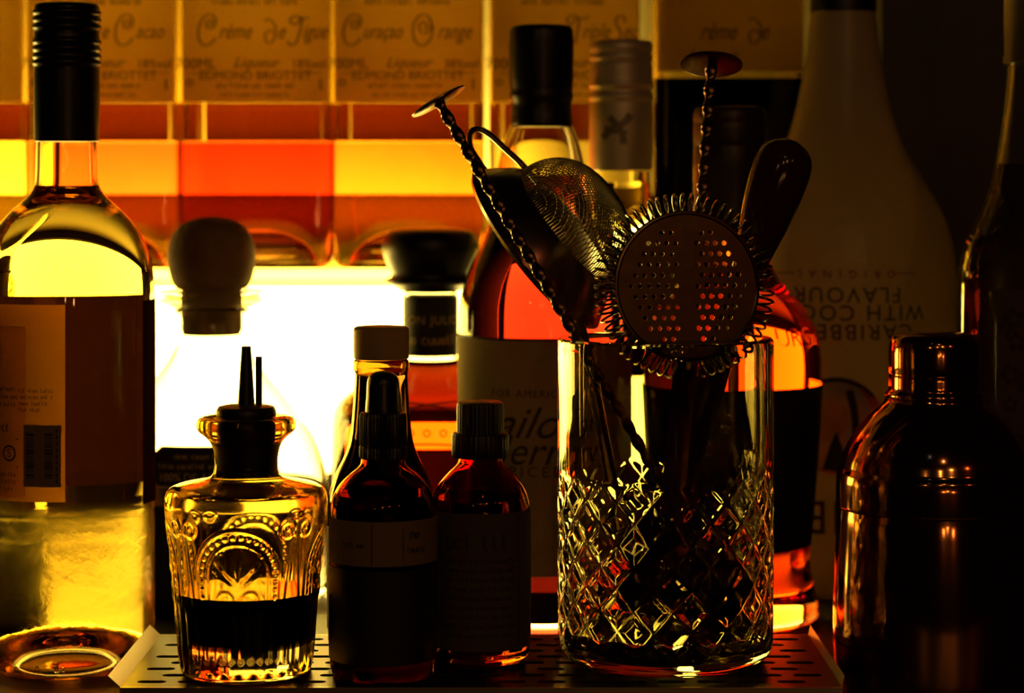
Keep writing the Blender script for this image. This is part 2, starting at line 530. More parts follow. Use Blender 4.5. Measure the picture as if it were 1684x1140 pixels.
bm = bmesh.new(); t = 0.0012
add_box(bm, -hw, hw, -hd - t, -hd, 0.0, TRAY); add_box(bm, -hw, hw, hd, hd + t, 0.0, TRAY)
add_box(bm, -hw, -hw + t, -hd, hd, 0.0, TRAY - .0013); add_box(bm, hw - t, hw, -hd, hd, 0.0, TRAY - .0013); add_box(bm, -hw + t, hw - t, -hd, hd, 0.0, 0.001)
bm_obj('basin', bm, M['traymetal'], tray)

# ================================================================== upper shelf: square liqueur bottles
def cap_C(k=1.0):
    return ribbon([(0.10, 0.30), (0.20, 0.42), (0.10, 0.50), (-0.02, 0.40), (0.05, 0.22), (0.22, 0.25), (0.30, 0.48), (0.18, 0.66), (-0.05, 0.62), (-0.24, 0.30), (-0.26, -0.10), (-0.10, -0.34), (0.14, -0.28), (0.30, -0.10)], 0.028)
def cap_O():
    return ribbon([(0.05, 0.15), (0.16, 0.30), (0.05, 0.42), (-0.10, 0.32), (-0.06, 0.10), (0.14, 0.06), (0.30, 0.30), (0.20, 0.60), (-0.08, 0.64), (-0.30, 0.30), (-0.26, -0.16), (0.0, -0.36), (0.26, -0.14), (0.34, 0.22), (0.24, 0.52)], 0.028)
def cap_F():
    return ribbon([(0.36, 0.58), (0.16, 0.52), (-0.10, 0.62), (-0.26, 0.48), (-0.14, 0.34), (0.02, 0.42), (0.14, 0.58), (0.06, 0.10), (-0.06, -0.24), (-0.24, -0.34), (-0.34, -0.20)], 0.028)
def cap_T():
    return ribbon([(0.40, 0.62), (0.14, 0.52), (-0.16, 0.64), (-0.34, 0.48), (-0.22, 0.34), (-0.10, 0.46), (0.06, 0.56), (0.02, 0.16), (-0.06, -0.22), (-0.24, -0.34)], 0.028)
def cap_S():
    return ribbon([(0.30, 0.42), (0.24, 0.60), (0.06, 0.60), (-0.02, 0.42), (0.08, 0.22), (0.16, 0.02), (0.04, -0.26), (-0.20, -0.32), (-0.32, -0.16), (-0.22, -0.04)], 0.028)
def low_d():
    return ribbon([(0.14, 0.06), (0.0, 0.16), (-0.16, 0.02), (-0.12, -0.22), (0.04, -0.26), (0.18, 0.0), (0.16, 0.30), (-0.02, 0.52), (-0.18, 0.44)], 0.024)
CAPS = {'C': cap_C, 'O': cap_O, 'F': cap_F, 'T': cap_T, 'S': cap_S, 'd': low_d}

SHELF = [   # centre px, label, liquid, script words (letter or text, x px, size), has volume line
    (-82, 'square liqueur bottle of straw yellow liquid cut off by the left frame edge', 'straw', [], 2.0),
    (167, 'square orange liqueur bottle lettered Creme de Cacao behind the black screw cap', 'cacao', [('text', 'e', 6, 36), ('C', '', 38, 50), ('text', 'acao', 80, 35)], 0),
    (421, 'square red liqueur bottle lettered Creme de Figue second from the shelf left', 'fig', [('C', '', -80, 50), ('text', 'rème', -34, 36), ('d', '', 24, 50), ('text', 'e', 42, 36), ('F', '', 70, 50), ('text', 'igue', 97, 36)], 0),
    (671, 'square golden yellow liqueur bottle lettered Curacao Orange on the glass shelf', 'curacao', [('C', '', -92, 50), ('text', 'uraçao', -42, 34), ('O', '', 24, 50), ('text', 'range', 76, 36)], 0),
    (929, 'square pale liqueur bottle lettered Triple Sec behind the silver capped bottle', 'pale', [('T', '', 20, 50), ('text', 'riple', 50, 36), ('S', '', 84, 50), ('text', 'ec', 106, 36)], 0),
    (1200, 'square liqueur bottle of black liquid at the right end of the shelf', 'cassis', [('text', 'rème', -20, 40), ('d', '', 40, 54), ('text', 'e', 55, 40)], 0),
]
ZB, ZFR = 1.455, 1.410
for (cx, lab, liq, words, _) in SHELF:
    pxs = 842 + (cx - 842) * ZB / ZFR * (ZFR / ZB)
    W = 124.6 * ZFR / ZB       # half width in px at the axis depth
    lev = 232 if liq != 'cassis' else 128
    # rows are given at the front face; convert to the axis depth
    def ax(py): return YH + (py - YH) * ZFR / ZB
    prof = [(W * .94, 0, 12), (W, ax(432), 12), (W, ax(380), 14), (W, ax(100), 14), (W, ax(-110), 14), (W * .97, ax(-135), 10), (W * .80, ax(-165), 5), (W * .45, ax(-190), 2), (W * .30, ax(-215), 2), (W * .30, ax(-330), 2)]
    prof[0] = (W * .94, 440 * 10, 12)
    b = Bottle('liqueur_bottle', lab, 'bottle', 842 + (cx - 842) * ZFR / ZB, ZB, ZS, prof, M['tinted'], wall=7, floor=26, level=ax(lev), lmat=M[liq],
               p=12, punt=60, segs=128, group='square liqueur bottles on the glass shelf')
    b.cap('stopper', [(W * .30, ax(-325)), (W * .36, ax(-330)), (W * .37, ax(-400)), (W * .33, ax(-410))], M['cork'])
    yb = 168 if liq != 'cassis' else 118
    yf = -(ln(W, ZB) + 0.0006)
    hwid = ln(W, ZB) * 0.965
    z0, z1 = ZC - (yb - YH) / F * ZFR - ZS, ZC - (-120 - YH) / F * ZFR - ZS
    lo = box('paper_label', -hwid, hwid, yf - 0.0004, yf, z0, z1, M['cream'], b.root)
    if liq != 'cassis': box('rear_label', -hwid * 1.03, hwid * 1.03, -yf + 0.0005, -yf + 0.0009, ZC - (229 - YH) / F * ZFR - ZS, ZC - (160 - YH) / F * ZFR - ZS, M['foot'], b.root)
    ink = Ink()
    def lx(d): return ln(d, ZFR)
    def lz(py): return ZC - (py - YH) / F * ZFR - ZS
    for w in words:
        if w[0] == 'text': ink.text(w[1], lx(w[2]), lz(53), lx(w[3]), 0.4, 1.0, False, 0.7)
        else: ink.add(CAPS[w[0]](), lx(w[2]), lz(58), lx(w[3]))
    if liq not in ('straw', 'cassis'):
        ink.text('Liqueur', lx(0), lz(104), lx(24), 0.45)
        ink.text('700ML', lx(-98), lz(106), lx(24)); ink.text('18%vol' if liq != 'curacao' else '38%vol', lx(88), lz(106), lx(20))
        ink.text('EDMOND BRIOTTET', lx(0), lz(125), lx(20)); ink.scrawl(lx(-64), lx(64), lz(141), lx(9))
        ink.ring(lx(-108), lz(136), lx(6), lx(2)); ink.rect(lx(106), lx(108.5), lz(148), lz(130))
        ink.rect(lx(-112), lx(-76), lz(121), lz(120)); ink.rect(lx(76), lx(112), lz(121), lz(120))
        ink.scrawl(lx(-70), lx(70), lz(3), lx(11)); ink.scrawl(lx(-58), lx(58), lz(156), lx(7))
    if liq == 'cassis':
        ink.text('Liqueur', lx(-30), lz(92), lx(26), 0.45)
    if ink.v: ink.flat('lettering', yf - 0.0008, M['ink'], lo)

# ================================================================== second row, left to right
# --- cork-ball bottle
b = Bottle('tequila_bottle', 'clear wide-shouldered bottle with round cork ball stopper before the bright panel', 'bottle', 348, 1.28, 0.0,
           [(180, 1200), (195, 968), (195, 900), (195, 815), (186, 765), (165, 705), (128, 655), (88, 615), (64, 580), (58, 545), (58, 508), (74, 502), (88, 494), (88, 480), (76, 476), (58, 475)],
           M['clear'], wall=7, floor=30, level=None, lmat=None, punt=16, body='glass_body')
BALL = [(10, 356.5), (36, 361), (56, 374), (68, 394), (72, 415), (71, 438), (67, 458), (61, 470), (56, 475)]
ck = b.cap('cork_ball', [(4, 475)] + BALL[::-1], M['cork'])
b.cap('cork_plug', [(46, 550), (50, 540), (50.5, 474)], M['cork'], parent=ck, smooth=0)
b.patch('black_label', 806, 985, -72, 62, M['blacklabel'])
# octagonal plate on the front of the bottle
zc_, zt = b.z(746), b.z(746)
r_ = b.rp(b.z(776))[0]
oct_ = [(-80, -18), (-66, -31), (66, -31), (80, -18), (80, 18), (66, 31), (-66, 31), (-80, 18)]
def octa(k1, off, mat, nm, par):
    vs, fs = [], []
    n = 24
    for i in range(n + 1):
        u = -1 + 2 * i / n; x = 80 * k1 * u
        hh = 31 * k1 if abs(x) <= 66 * k1 else 31 * k1 - (abs(x) - 66 * k1) * 13 / 14
        for sgn in (-1, 1):
            zq = zc_ + ln(hh * sgn, b.Z); rr = b.rp(zq)[0] + off
            a = ln(x, b.Z) / (r_ + off); vs.append((rr * math.sin(a), -rr * math.cos(a), zq))
    for i in range(n): fs.append((2 * i, 2 * i + 2, 2 * i + 3, 2 * i + 1))
    return raw_obj(nm, vs, fs, mat, par, 35, False)
pl = octa(1.0, 0.0008, M['gold'], 'octagon_label', b.root)
octa(0.93, 0.0012, M['blacklabel'], 'label_field', pl)
ink = Ink()
ink.text('100% DE AGAVE', 0, zc_ - ln(16, b.Z), ln(17, b.Z)); ink.scrawl(ln(-34, b.Z), ln(34, b.Z), zc_ + ln(16, b.Z), ln(9, b.Z)); ink.scrawl(ln(-62, b.Z), ln(62, b.Z), zc_ + ln(1, b.Z), ln(9, b.Z))
ink.round('lettering', lambda z: b.rp(z)[0], 0.0016, 0, M['paleink'], pl)

# --- squat aged bottle with black mushroom stopper
b = Bottle('aged_tequila_bottle', 'squat amber bottle with broad black mushroom stopper left of the spiced rum', 'bottle', 708, 1.31, 0.0,
           [(150, 1200), (163, 955), (164, 860), (164, 700), (158, 668), (138, 645), (108, 630), (74, 614), (54, 600), (46, 586), (43, 570), (43, 500), (46, 486), (44, 480)],
           M['clear'], wall=7, floor=24, level=592, lmat=M['anejo'], punt=10)
st = b.cap('mushroom_stopper', [(40, 480), (50, 478), (60, 470), (75, 466), (75, 459), (62, 455), (70, 440), (80, 415), (80, 398), (72, 382), (50, 375), (10, 373)], M['blackp'])
sl = b.cap('neck_seal', [(44, 584), (45.5, 582), (45.5, 488), (44, 486)], M['blacklabel'], smooth=0)
ink = Ink()
ink.text('DON JULIO', 0, b.z(525), ln(20, b.Z), 0, 1.1); ink.scrawl(ln(-52, b.Z), ln(52, b.Z), b.z(557), ln(17, b.Z)); ink.rect(ln(-60, b.Z), ln(60, b.Z), b.z(541), b.z(540))
ink.round('lettering', ln(45.5, b.Z), 0.0005, 0, M['paleink'], sl)
lb = b.patch('arched_label', 720, 930, -48, 48, M['brownlabel'])
ink = Ink()
arc = [(ln(130 * math.sin(a), b.Z), b.z(712 + 46 * (1 - math.cos(a)))) for a in [(-.95 + 1.9 * i / 24) for i in range(25)]]
ink.add(ribbon(arc, ln(2.5, b.Z)))
for s_ in (-1, 1):
    ink.add(ribbon([(ln(-75 * s_, b.Z), b.z(668)), (ln(0, b.Z), b.z(652)), (ln(75 * s_, b.Z), b.z(646))], ln(2.2, b.Z)))
for i in range(7): ink.ring(ln(-78 + 26 * i, b.Z), b.z(695), ln(6, b.Z), ln(2, b.Z))
ink.round('printed_trim', lambda z: b.rp(z)[0], 0.0006, 0, M['gold'], b.root)

# --- spiced rum
b = Bottle('rum_bottle', 'black-capped bottle of red spiced rum with pale wrap label behind the wire mesh strainer', 'bottle', 890, 1.218, 0.0,
           [(122, 1200), (135, 1006), (136, 960), (136, 700), (136, 512), (131, 478), (119, 442), (100, 406), (86, 370), (78, 320), (74, 285), (66, 245), (54, 212), (46, 196), (44, 100), (44, 60)],
           M['clear'], wall=6, floor=16, level=288, lmat=M['rum'], punt=8)
b.cap('black_cap', [(50, 209), (52, 206), (50, 186), (49, 170), (52, 163), (53, 156), (51, 150), (52.5, 140), (53.5, 100), (53.5, 58), (52, 47), (46, 42), (8, 40.5)], M['blackfoil'])
lb = b.patch('wrap_label', 548, 926, -96, 96, M['buff'])
b.patch('label_foot', 950, 1000, -96, 96, M['brownlabel'])
b.patch('label_edge', 548, 552, -96, 96, M['ink'], off=0.0007, m=1, parent=lb)
ink = Ink(); z_ = b.z; q = lambda n: ln(n, b.Z)
ink.text('FOR AMERICA', q(0), z_(636), q(17), 0, 1.2)
ink.text('Sailor', q(-6), z_(684), q(72), 0.45); ink.text('Jerry', q(14), z_(728), q(66), 0.35)
ink.text('SPICED', q(6), z_(752 + 8), q(24), 0, 1.5)
for k in range(4): ink.rect(q(-110), q(110), z_(800 + 26 * k), z_(798.5 + 26 * k))
ink.round('lettering', lambda z: b.rp(z)[0], 0.0009, math.radians(-10), M['faint'], lb)

# --- silver-capped bottle
b = Bottle('spirit_bottle', 'pale bottle with tall silver ringed cap right of the black-capped rum', 'bottle', 1021, 1.30, 0.0,
           [(92, 1200), (104, 945), (104, 800), (104, 520), (96, 470), (76, 420), (56, 380), (49, 340), (48, 290), (46, 240), (44, 90)],
           M['clear'], wall=5, floor=14, level=300, lmat=M['pale'], punt=8)
b.cap('silver_cap', [(49, 281), (52, 279), (52, 172), (51, 168), (54, 163), (54, 158), (51, 153), (51, 147), (54, 143), (54, 138), (52, 134), (52, 106), (50, 103), (53, 98), (53, 92), (50, 88), (53, 82), (52, 72), (47, 67), (6, 65)], M['silver'], smooth=1)
b.patch('dark_label', 404, 610, -100, 100, M['blacklabel'])
ink = Ink()
q = lambda x, y: (ln(x, b.Z), b.z(214 - y))
ink.add(ribbon([q(-26, -14), q(-8, 2), q(10, 10), q(22, 24)], ln(7, b.Z))); ink.add(ribbon([q(-14, 20), q(-2, 8), q(8, -8), q(10, -24)], ln(6, b.Z))); ink.add(ribbon([q(-22, 4), q(-4, -4), q(16, -4)], ln(5, b.Z)))
ink.round('emblem', ln(52, b.Z), 0.0005, -0.15, M['grey'], b.root)

# --- golden bottle with long dark capsule
b = Bottle('whisky_bottle', 'golden bottle with black wrap label and long brown capsule right of the mixing glass', 'bottle', 1200, 1.215, 0.0,
           [(128, 1200), (148, 1010), (146, 992), (138, 960), (131, 925), (132, 890), (141, 790), (149, 660), (152, 605), (150, 570), (140, 533), (120, 502), (92, 474), (70, 440), (60, 400), (56, 360), (52, 300), (50, 190)],
           M['clear'], wall=6, floor=16, level=330, lmat=M['whisky'], punt=8)
b.cap('capsule', [(58, 384), (60, 380), (60, 245), (58.5, 240), (60, 236), (60, 206), (59, 203), (60, 198), (59, 182), (54, 176), (6, 174)], M['darkfoil'])
b.patch('wrap_label', 629, 890, -110, 110, M['blacklabel'])
v_, f_ = text_data('URG', ln(42, b.Z), 0, 1.0)
vs, fs = [], []
for kk in (0.0, 0.0011):
    for x, y in v_:
        zq = b.z(549) + y; r = b.rp(zq)[0] + kk - 0.0003; a = math.asin(98 / 150) + x / r; vs.append((r * math.sin(a), -r * math.cos(a), zq))
nv = len(v_); fs = [tuple(i + nv for i in fc) for fc in f_]
raw_obj('embossed_lettering', vs, fs, M['clear'], b.root, 0, False)

# --- white coconut rum
b = Bottle('white_rum_bottle', 'large opaque white bottle with upside-down lettering behind the copper shaker', 'bottle', 1387, 1.33, 0.0,
           [(165, 1200), (185, 945), (186, 850), (186, 500), (184, 445), (176, 390), (160, 345), (126, 290), (92, 232), (72, 160), (60, 90), (54, 30), (50, -10), (48, -60)],
           M['white'], wall=6, floor=14, level=None, punt=0)
b.cap('dark_cap', [(52, 22), (54, 20), (54, -70), (50, -76)], M['blackp'], smooth=0)
ink = Ink(); q = lambda n: ln(n, b.Z)
ink.text('CARIBBEAN', q(-20), b.z(533), q(35), 0, 1.2, True)
ink.text('WITH COCONUT', q(-50), b.z(503), q(35), 0, 1.2, True)
ink.text('FLAVOUR', q(-20), b.z(475), q(35), 0, 1.2, True)
ink.round('lettering', lambda z: b.rp(z)[0], 0.0005, 0, M['ink'], b.root)
ink = Ink(); ink.text('ORIGINAL', q(-22), b.z(443), q(18), 0, 2.2, True); ink.rect(q(50), q(92), b.z(443.5), b.z(442))
ink.rect(q(-140), q(-105), b.z(443.5), b.z(442))
ink.round('red_lettering', lambda z: b.rp(z)[0], 0.0005, 0, M['redink'], b.root)
def disc2(x, y, r, n=40): return [(x + r * math.cos(2 * PI * i / n), y + r * math.sin(2 * PI * i / n)) for i in range(n)], [tuple(range(n))]
ink = Ink(); ink.add(disc2(q(-37), b.z(681), q(76)))
em = ink.round('sun_emblem', lambda z: b.rp(z)[0], 0.0005, 0, M['orange'], b.root)
ink = Ink(); ink.add(disc2(q(-52), b.z(672), q(34)))
ink.round('sun_glow', lambda z: b.rp(z)[0], 0.0007, 0, M['sunyellow'], em)
ink = Ink()
seg = [(q(-37 + 76 * math.cos(a)), b.z(681) + q(76 * math.sin(a))) for a in [math.radians(38 + 104 * i / 20) for i in range(21)]]
ink.add((seg, [tuple(range(21))]))
ink.add(ribbon([(q(-18), b.z(625)), (q(-10), b.z(660)), (q(-8), b.z(700)), (q(-14), b.z(752))], q(6)))
ink.add(([(q(-60), b.z(750)), (q(-14), b.z(755)), (q(-28), b.z(716)), (q(-38), b.z(690)), (q(-48), b.z(712))], [(0, 1, 2, 3, 4)]))
ink.text('MALIBU', q(-10), b.z(822), q(76), 0, 1.1, True); ink.rect(q(-120), q(60), b.z(798), b.z(795))
ink.round('palm_silhouette', lambda z: b.rp(z)[0], 0.0009, 0, M['ink'], b.root)

# --- bottle at the right edge
b = Bottle('patterned_bottle', 'clear bottle with dark floral label and grey cap at the right edge', 'bottle', 1705, 1.15, 0.0,
           [(112, 1300), (128, 1045), (130, 900), (130, 480), (127, 440), (116, 400), (96, 360), (76, 310), (62, 240), (52, 170), (46, 100), (44, 0)],
           M['clear'], wall=7, floor=14, level=270, lmat=M['pale'], punt=8)
b.cap('grey_cap', [(50, 106), (54, 104), (54, 94), (52, 90), (53, 40), (53, -60), (48, -66)], M['grey'], smooth=0)
lb = b.patch('floral_label', 470, 960, -42, 42, M['bitterlabel'])
ink = Ink()
for k in range(46):
    x, y, r = random.uniform(-88, 88), random.uniform(490, 940), random.uniform(6, 15)
    for pt in range(5):
        a = 2 * PI * pt / 5 + k; ink.add(disc2(ln(x + r * math.cos(a), b.Z), b.z(y + r * math.sin(a)), ln(r * .55, b.Z), 10))
ink.round('flower_print', lambda z: b.rp(z)[0], 0.0008, 0, M['ink'], lb)

# ================================================================== left wine bottle
b = Bottle('wine_bottle', 'tall clear bottle of golden wine with black screw cap at the far left', 'bottle', 110, 1.103, 0.0,
           [(118, 1300), (136, 1082), (142, 1062), (143, 1040), (143, 700), (143, 480), (140, 440), (131, 405), (113, 372), (88, 345), (64, 325), (53, 308), (51, 295), (50, 232), (47, 200), (46, 12)],
           M['wet'], wall=6, floor=10, level=306, lmat=M['rose'], punt=76, segs=128)
cp = []
for y0 in (232, 120): cp.append((53.5, y0))
for y0 in (108, 97, 85, 73, 49, 37, 25): cp += [(53, y0 + 2), (56, y0 - 2), (56, y0 - 6), (53, y0 - 9)]
cp = [(51, 233)] + cp + [(53, 12), (49, 6), (10, 4)]
b.cap('screw_cap', cp, M['blackfoil'], smooth=1)
b.patch('front_label', 492, 806, 96, 214, M['brownlabel'], n=64)
b.patch('front_label_wing', 492, 822, 68, 95, M['brownlabel'], n=16)
bl = b.patch('back_label', 494, 806, -86, 10, M['backlabel'], off=0.0005)
ls = b.patch('lit_label_strip', 528, 800, -80, -15, M['strip'], off=0.0007, parent=bl)  # backlit left part of the label, painted as a paler patch
ink = Ink(); q = lambda n: ln(n, b.Z); z_ = b.z
R = b.rp(b.z(650))[0]
def ax_(px): return math.asin(max(-.99, min(.99, (px - 110) / 143.0))) * R      # arc position of a px column on the round body
ink.text('VE', ax_(17), z_(583), q(24))
for (x0, x1, py, h) in ((8, 34, 583, 0), (6, 30, 609, 12), (8, 60, 628, 8), (8, 62, 640, 8), (8, 56, 652, 8), (24, 48, 690, 14), (8, 58, 764, 8), (8, 60, 775, 8), (8, 54, 787, 8), (60, 118, 630, 7), (64, 118, 640, 7), (62, 110, 650, 7), (60, 100, 660, 7)):
    if h: ink.scrawl(ax_(x0), ax_(x1), z_(py), q(h))
ink.ring(ax_(44), z_(730), q(13), q(3)); ink.text('S', ax_(44), z_(730), q(20)); ink.rect(ax_(6), ax_(60), z_(708), z_(706.5)); ink.rect(ax_(6), ax_(60), z_(752), z_(750.5))
ink.round('lettering', R, 0.0010, 0, M['ink'], bl)
bar = b.patch('barcode_panel', 684, 782, -16.5, 7.5, M['bandlabel'], off=0.0008, parent=bl)
ink = Ink(); y = 697.0
while y < 770:
    h = random.choice((1.3, 1.8, 2.8, 4.2)); ink.rect(ax_(73), ax_(116), z_(y + h), z_(y)); y += h + random.choice((1.3, 1.8, 2.6))
for k in range(9): ink.rect(ax_(121), ax_(124), z_(690 + 10 * k + 6), z_(690 + 10 * k))
ink.round('barcode', R, 0.0012, 0, M['ink'], bar)
v_, f_ = text_data('30mm   A   81', q(19), 0, 1.1)
vs = []
for x, y in v_:
    zq = z_(1072) + y; r = b.rp(zq)[0] + 0.0006; a = -0.25 + x / r; vs.append((r * math.sin(a), -r * math.cos(a), zq))
raw_obj('embossed_mark', vs, f_, M['clear'], b.root, 0, False)
bm = bmesh.new()

# ================================================================== front row on the tray
# --- dasher bottle
ZD = 0.997
def dash_disp(t, z):
    v = YH + (ZC - (z + TRAY)) * F / ZD
    px = 130.0; tt = (t + PI) % (2 * PI) - PI
    h = 0.0
    if 985 < v < 1094:
        k = min(1, (v - 985) / 10, (1094 - v) / 8)
        h -= 3.2 * k * (1 - abs(math.sin(14 * t)))
    if 832 < v < 985:
        per = 2 * PI * px / 4; u = (tt * px + per / 2) % per - per / 2
        fade = min(1, (v - 832) / 6, (985 - v) / 6)
        d = math.hypot(u, v - 930) if v < 930 else abs(u)
        g = lambda x, c, s: max(0.0, 1 - ((x - c) / s) ** 2)
        e = 2.6 * g(d, 75, 4.5) + 2.0 * g(d, 54, 3.5)
        if 58 < d < 72:
            al = math.atan2(u, 930 - v) * 65 if v < 930 else math.copysign(65 * PI / 2 + (v - 930), u)
            f = ((al / 13.0) % 1 - .5) * 13; e += 2.6 * max(0, 1 - (f * f + (d - 65) ** 2) / 24.0)
        if d < 50:
            dx, dy = u, 948 - v; rr = math.hypot(dx, dy); an = math.atan2(dx, dy)
            if 10 < rr < 62 and abs(an) < 1.25: e += 2.2 * max(0, math.cos(an * 7.5)) * min(1, (rr - 10) / 10, (62 - rr) / 14)
            for sx in (-1, 1): e += 2.2 * g(math.hypot(u - sx * 22, v - 968), 13, 4)
        au = abs(u)
        if au > 80 or (v < 880 and au > 62 and d > 82):
            e += 2.6 * g(math.hypot(au - 84, v - 855), 12, 4.5) + 2.2 * max(0, 1 - math.hypot(au - 84, v - 855) / 5)
            if v > 862: e += 2.4 * g(au - (97 - (v - 862) * .10), 0, 4.5)
        h += e * fade
    return ln(h * 0.62, ZD)
b = Bottle('dasher_bottle', 'embossed clear glass dasher bottle half full of black bitters on the tray', 'bottle', 405, ZD, TRAY,
           [(104, 1300), (108, 1096), (112, 1070), (116, 1010), (122, 940), (129, 870), (134, 832), (132, 808), (120, 798), (90, 792), (60, 786), (52, 776), (51, 752), (57, 728), (68, 716), (80, 708), (82, 696), (77, 686), (62, 684)],
           M['dasher'], wall=13, floor=46, level=968, lmat=M['black'], segs=560, disp=dash_disp, ang=80)
st = b.cap('stopper', [(39, 780), (47, 720), (49, 692), (47, 689), (49, 684), (49, 674), (44, 667), (8, 665)], M['blackp'])
sp = [(5, 0), (7.5, 0)]
tube('pour_spout', [(0.0, 0.0, b.z(668)), (0, 0, b.z(620)), (0.0, 0.0, b.z(570))], [ln(14, ZD), ln(11, ZD), ln(7.5, ZD)], M['blackp'], st, 24)
tube('air_tube', [(ln(19, ZD), 0.004, b.z(668)), (ln(19, ZD), 0.004, b.z(588))], ln(5.5, ZD), M['blackp'], st, 16)

# --- tan-capped bitters bottle
b = Bottle('bitters_bottle', 'dark long-necked bitters bottle with tan cap behind the dropper bottle', 'bottle', 627, 1.037, TRAY,
           [(78, 1300), (86, 1062), (88, 1040), (88, 840), (85, 806), (74, 776), (60, 750), (51, 722), (47, 680), (43, 620), (44, 610), (46, 606), (46, 594), (42, 590)],
           M['olive'], wall=5, floor=14, level=616, lmat=M['bitters'])
b.cap('tan_cap', [(43, 590), (46, 588), (46, 545), (45, 539), (40, 536.5), (6, 535.5)], M['tan'])
b.patch('paper_label', 862, 1030, -120, 120, M['bitterlabel'])
# --- dropper bottle
b = Bottle('dropper_bottle', 'brown dropper bottle with black rubber bulb and tan label band at front', 'bottle', 630, 0.987, TRAY,
           [(80, 1300), (86, 1100), (88, 1080), (88, 850), (86, 828), (77, 802), (58, 782), (42, 770), (35, 760), (34, 700)],
           M['brown'], wall=5, floor=14, level=812, lmat=M['bitters'])
rib = lambda n, a: (lambda t, z, k: a * math.cos(n * t))
cpz = b.cap('ribbed_collar', [(36, 754), (38.5, 752), (38.5, 735), (37, 733), (38, 730), (38, 684), (36, 679), (28, 677)], M['rubber'], segs=240, smooth=0, disp=rib(40, ln(0.7, .987)))
b.cap('rubber_bulb', [(29, 679), (29, 668), (27, 650), (27, 632), (24, 619), (15, 612), (4, 610)], M['rubber'], parent=cpz)
lb = b.patch('label_band', 846, 918, -105, 105, M['bandlabel'])
b.patch('lower_label', 926, 1078, -105, 105, M['blacklabel'])
ink = Ink(); q = lambda n: ln(n, .987)
ink.scrawl(q(-68), q(-22), b.z(884), q(10)); ink.scrawl(q(52), q(72), b.z(868), q(16)); ink.scrawl(q(46), q(82), b.z(893), q(10))
ink.rect(q(-14), q(-12.5), b.z(915), b.z(849)); ink.rect(q(38), q(39), b.z(910), b.z(856)); ink.rect(q(-150), q(150), b.z(916), b.z(914.5))
ink.round('lettering', ln(88, .987), 0.0009, 0, M['ink'], lb)
# --- black-capped bitters bottle
b = Bottle('bitters_bottle', 'small brown bottle with black screw cap and large dark label beside the mixing glass', 'bottle', 790, 1.022, TRAY,
           [(74, 1300), (80, 1075), (82, 1060), (82, 845), (80, 822), (71, 798), (54, 778), (40, 766), (34, 756), (33, 690)],
           M['brown'], wall=5, floor=14, level=818, lmat=M['bitters'],
           disp=None)
cc = b.cap('screw_cap', [(34, 752), (46, 751), (47, 748), (47, 716), (45, 712), (39, 711), (38.5, 706), (38.5, 668), (37, 663), (32, 660), (6, 659)], M['blackp'], segs=200, smooth=0, disp=rib(36, ln(0.5, 1.022)))
lb = b.patch('paper_label', 834, 1056, -115, 115, M['bitterlabel'])
ink = Ink(); q = lambda n: ln(n, 1.022)
ink.scrawl(q(-56), q(56), b.z(880), q(26))
for k in range(9): ink.scrawl(q(-62), q(62), b.z(910 + 15 * k), q(8))
ink.frame(q(-72), q(72), b.z(1048), b.z(842), q(1.5))
ink.round('lettering', ln(82, 1.022), 0.0009, 0, M['ink'], lb)

# --- mixing glass with cut diamonds
ZM = 1.025
def cut(t, z):
    v = YH + (ZC - (z + TRAY)) * F / ZM
    if not 772 < v < 1044: return 0.0
    k = min(1, (v - 772) / 14, (1044 - v) / 14)
    a = t * 18 / (2 * PI); c = (v - 772) / 68.0
    t1 = (a + c) % 1; t2 = (a - c) % 1
    e1 = min(t1, 1 - t1) * 2; e2 = min(t2, 1 - t2) * 2
    return ln(k * (2.4 * (lambda q_: q_ * q_ * (3 - 2 * q_))(min(1.0, 1.7 * min(e1, e2))) - 2.4), ZM)
b = Bottle('mixing_glass', 'tall cut crystal mixing glass holding the bar tools on the tray', 'glass', 1094, ZM, TRAY,
           [(158, 1300), (170, 1070), (176, 1056), (177, 1030), (178, 780), (178, 700), (178, 572), (177.5, 559), (174, 555)],
           M['crystal'], wall=14, floor=52, level=None, segs=640, disp=cut, ang=22, smooth=1)
MG = Vector((xx(1094, ZM), ZM, TRAY))

# ================================================================== copper shaker
ZK = 1.05
sk = thing('cocktail_shaker', 'smoked copper cobbler cocktail shaker at the right front', 'shaker', (xx(1537, ZK), ZK, 0))
def shp(name, prof, par, n=1, segs=96):
    return lathe(name, closed(chaikin([(ln(a, ZK), max(zz(y, ZK), 0)) for a, y in prof], n)), M['copper'], par, segs)
shp('shaker_body', [(140, 1400), (158, 1125), (166, 1080), (166, 1000), (163, 920), (159, 850), (157, 835)], sk)
tp = shp('strainer_top', [(157, 834), (161, 832), (161, 826), (160, 780), (158, 774), (154, 769), (151, 752), (138, 722), (114, 690), (92, 668), (82, 660), (81, 655)], sk)
shp('cap', [(79, 655), (81, 652), (81, 646), (76, 642), (75, 638), (75, 618), (74, 614), (75, 610), (75, 575), (73, 560), (64, 549), (30, 545), (4, 544.5)], sk)

